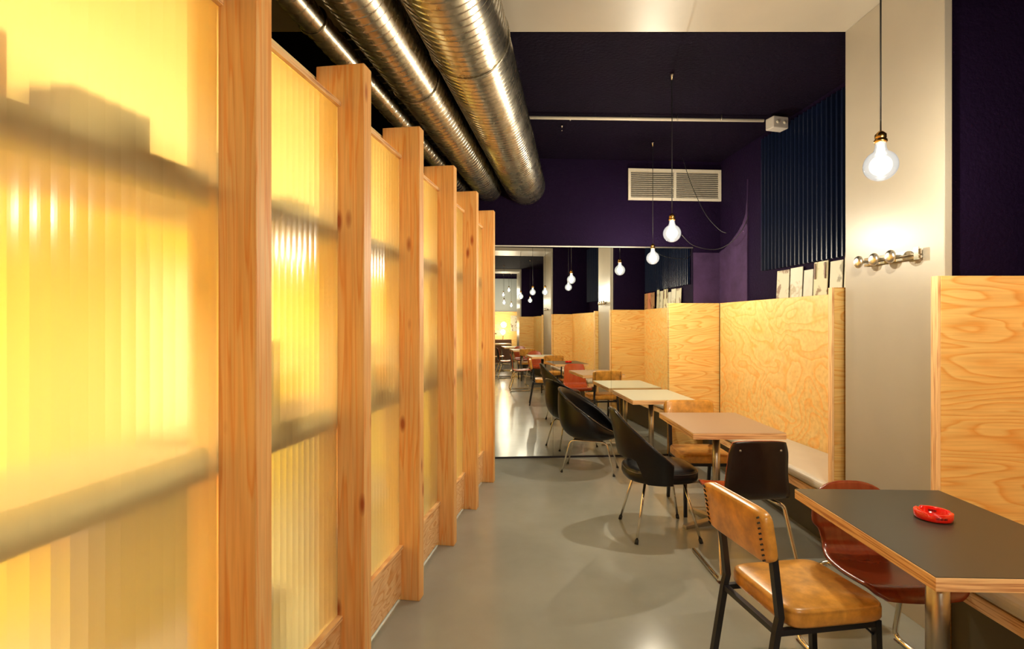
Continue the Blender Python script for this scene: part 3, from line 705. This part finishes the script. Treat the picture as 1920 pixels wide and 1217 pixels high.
def winged_chair(label, loc, rz):
    t = thing('leather_side_chair', label, 'chair', (loc[0],loc[1],0), rz)
    # seat pad
    ring = []
    for i in range(48):
        a = 2*PI*i/48; c, s = math.cos(a), math.sin(a); e = .62
        x = math.copysign(abs(c)**e, c); y = math.copysign(abs(s)**e, s)
        ring.append((x*.245, y*(.235 if x > 0 else .235*(1-.12*x*x))))
    L_ = []
    for s_, z in [(0,.385),(.90,.385),(.97,.392),(1,.41),(1,.44),(.975,.452),(.98,.456),(.93,.470),(.8,.478),(.5,.484),(0,.486)]:
        L_.append([(x*s_, y*s_, z) for x,y in ring])
    MB().grid(L_, True, True).build('seat', M['leather'], t, weld=True)
    L_ = [(x*.985, y*.985, .453) for x,y in ring]
    MB().tube(L_, .0045, 6, closed=True).build('seat_piping', M['piping'], t)
    # wrap-round back
    rows = []; nt_ = 36; nz = 14; TH = 1.66
    def top(th): 
        u = abs(th)/TH; return .865 - .345*max(0,(u-.20)/.80)**.95
    def bot(th):
        u = abs(th)/TH; s_ = max(0,min(1,(u-.42)/.16)); s_ = s_*s_*(3-2*s_)
        return .545*(1-s_)+.385*s_
    edge_t = []; edge_b = []
    for i in range(nt_+1):
        th = -TH+2*TH*i/nt_; row = []
        for j in range(nz+1):
            z = bot(th)+(top(th)-bot(th))*j/nz
            lean = max(0, z-.44)*.22
            rx = .245+lean; ry = .240+ .02*math.sin(max(0,min(1,(z-.4)/.45))*PI) - max(0,z-.62)*.10
            row.append((-rx*math.cos(th), ry*math.sin(th), z))
        rows.append(row); edge_t.append(row[-1]); edge_b.append(row[0])
    MB().grid(rows).build('backrest', M['leather'], t, solid=.028, bevel=.006, off=0, seg=3)
    MB().tube(edge_t, .006, 8).build('back_piping', M['piping'], t)
    for sx, sy in ((1,1),(1,-1),(-1,1),(-1,-1)):
        l = MB().tube([(sx*.13,sy*.13,.39),(sx*.215,sy*.225,.015)], .009, 12).build('leg', M['chrome'], t)
        MB().tube([(sx*.2115,sy*.221,.028),(sx*.2175,sy*.228,.0)], .0125, 12).build('leg_tip', M['black'], l)
    MB().tube(fillet([(.13,.13,.383),(.13,-.13,.383),(-.13,-.13,.383),(-.13,.13,.383)],.03,4,True), .008, 8, closed=True).build('seat_frame', M['blacksteel'], t)
    return t
def tub_chair(label, loc, rz):
    t = thing('tub_chair', label, 'chair', (loc[0],loc[1],0), rz)
    def rim(th): return .605-.205*math.cos(th)          # th = 0 is the front
    rows = []; nth = 48; ns = 16; rimp = []
    for j in range(ns+1):
        row = []; s_ = j/ns
        for i in range(nth):
            th = 2*PI*i/nth; zr = rim(th)
            h = math.sin(min(1,s_*1.35)*PI/2)**.48
            zz = .322+(zr-.322)*(s_**1.8)
            close = 1-.04*max(0,(s_-.72)/.28)**2
            a = .285*h*close*(1+.04*(-math.cos(th))); b = .305*h*close
            lean = -.03*s_*max(0,-math.cos(th))
            row.append((a*math.cos(th)+lean, b*math.sin(th), zz))
        rows.append(row)
        if j == ns: rimp = row
    MB().grid(rows, True, True).build('tub_shell', M['leather'], t, solid=.024, off=-1, weld=True)
    MB().tube(rimp, .0065, 8, closed=True).build('rim_piping', M['piping'], t)
    ring = [(.20*math.cos(2*PI*i/40)-.01, .19*math.sin(2*PI*i/40)) for i in range(40)]
    MB().grid([[(x*s_, y*s_, z) for x,y in ring] for s_,z in ((0,.375),(.95,.375),(1,.39),(1,.405),(.93,.418),(.5,.425),(0,.426))], True, True).build('seat_cushion', M['leatherB'], t, weld=True)
    for s_ in (-1,1):
        MB().tube(fillet([(-.255,s_*.16,.0),(-.175,s_*.12,.312),(.175,s_*.12,.312),(.255,s_*.16,.0)], .05, 6), .0085, 10).build('leg_frame', M['chrome'], t)
        for sx in (-1,1): MB().tube([(sx*.2515,s_*.158,.014),(sx*.2555,s_*.1605,0)], .0115, 10).build('leg_tip', M['black'], t)
    MB().box(-.14,.14,-.125,.125,.312,.324).build('seat_plate', M['blacksteel'], t)
    return t
D2 = math.radians
vc = vinyl_chair('mustard vinyl chair nearest the camera, left of the dark table', (1.105, 2.045), D2(9))
dup(vc, 'mustard vinyl chair between the tan table and the pale table, facing the camera', (1.475, 4.205, 0), D2(-91))
dup(vc, 'mustard vinyl chair in the second alcove, seen over a table in the mirror', (1.49, .72, 0), D2(-90))
dup(vc, 'mustard vinyl chair deeper in the mirror, third alcove', (1.42, -2.1, 0), D2(-90))
shell_chair('near-black plywood chair with its back to the camera, at the tan table', (1.39, 3.215), D2(91), M['shello'], M['shelld'], .80, 1)
shell_chair('red-brown plywood chair tucked under the dark table', (1.545, 2.235), D2(-90), M['shellr'], M['shellr'], .735, 0)
sc0 = shell_chair('orange-seated plywood chair beside the second alcove table, in the mirror', (.95, .0), D2(4), M['shello'], M['shelld'], .80, 0)
dup(sc0, 'red plywood chair behind the second alcove table, in the mirror', (1.47, -.85, 0), D2(88))
dup(sc0, 'plywood chair beside the nearer third alcove table, in the mirror', (.95, -2.75, 0), D2(-5))
dup(sc0, 'plywood chair on the camera side of the nearer third alcove table', (1.5, -3.55, 0), D2(93))
dup(sc0, 'plywood chair beside the farther third alcove table, in the mirror', (.95, -4.7, 0), D2(3))
dup(sc0, 'plywood chair by the table at the rear wall, in the mirror', (.85, -7.2, 0), D2(0))
winged_chair('black leather chair with wrap-round back beside the tan table', (1.03, 3.755), D2(2))
tub_chair('black leather tub chair in front of the mirror', (.775, 5.30), D2(-17))
# ------------------------------------------------------------------ coat racks
def coat_rack(label, x, ya, yb, z, group='coat racks'):
    t = thing('coat_rack', label, 'coat rack', (x, (ya+yb)/2, z), 0, group); h = (yb-ya)/2
    MB().box(-.006,0,-h,h,-.004,.022).box(-.006,0,-h,h,-.024,-.010).build('back_bar', M['chrome'], t, bevel=.001)
    for i in range(4):
        y = h-.02 - i*(2*h-.04)/3
        kn = MB().lathe([(.0,-.066),(.018,-.065),(.029,-.060),(.034,-.052),(.033,-.046),(.020,-.042),(.008,-.038),(.008,-.006)],28,(0,y,0),'x').build('knob', M['satin'], t) if i < 3 else MB().box(-.012,-.006,y-.012,y+.018,-.03,.03).build('end_plate', M['chrome'], t)
    return t
coat_rack('chrome coat rack with round knobs on the first grey column', 1.957, 2.545, 2.955, 1.796)
coat_rack('chrome coat rack on the second grey column, seen in the mirror', 1.849, -1.75, -1.25, 1.798)
# ------------------------------------------------------------------ rear end of the room, seen in the mirror
struct(MB().box(-.4, 2.715, -8.84, -8.80, 1.9, 3.16).build('wall_rear_plaster', plain('grey_plaster', (.30,.32,.31), .7)))
struct(MB().box(-.4, 2.715, -8.79, -8.76, 0, 1.9).build('wall_rear_timber', M['plyX']))
t = thing('table_lamp', 'glowing table lamp with yellow shade at the rear wall, in the mirror', 'lamp', (1.55, -8.3, 0))
MB().box(-.3,.3,-.2,.2,.0,.85).build('lamp_cabinet', M['brown'], t)
MB().tube([(0,0,.85),(0,0,1.05)], .012).build('lamp_stem', M['brass'], t)
MB().lathe([(0,-.09),(.06,-.07),(.09,0),(.06,.07),(0,.09)],20,(0,0,1.13)).build('lamp_globe', M['core'], t)
MB().lathe([(.16,.0),(.16,.06)],24,(-.3,0,1.2)).build('lamp_shade', M['coldglow'], t)
d = bpy.data.lights.new('table_lamp_light', 'POINT'); d.energy = 22; d.color = (1,.65,.3); d.shadow_soft_size = .1
o = bpy.data.objects.new('table_lamp_light', d); COL.objects.link(o); o.location = (1.55, -8.05, 1.4)
t = thing('bar_table', 'tall bar table at the rear of the mirrored room', 'table', (.95, -8.0, 0))
MB().box(-.3,.3,-.3,.3,1.06,1.10).build('bar_top', M['brown'], t, bevel=.003); MB().tube([(0,0,.02),(0,0,1.06)], .03).build('pole', M['steel'], t); MB().lathe([(.22,0),(.22,.02),(.03,.04)],24).build('base', M['steel'], t)
tag(MB().box(1.9,2.3,-8.75,-8.74,1.15,1.75).build('framed_picture', PAPERS[0]), 'framed picture on the timber rear wall, in the mirror', 'picture')
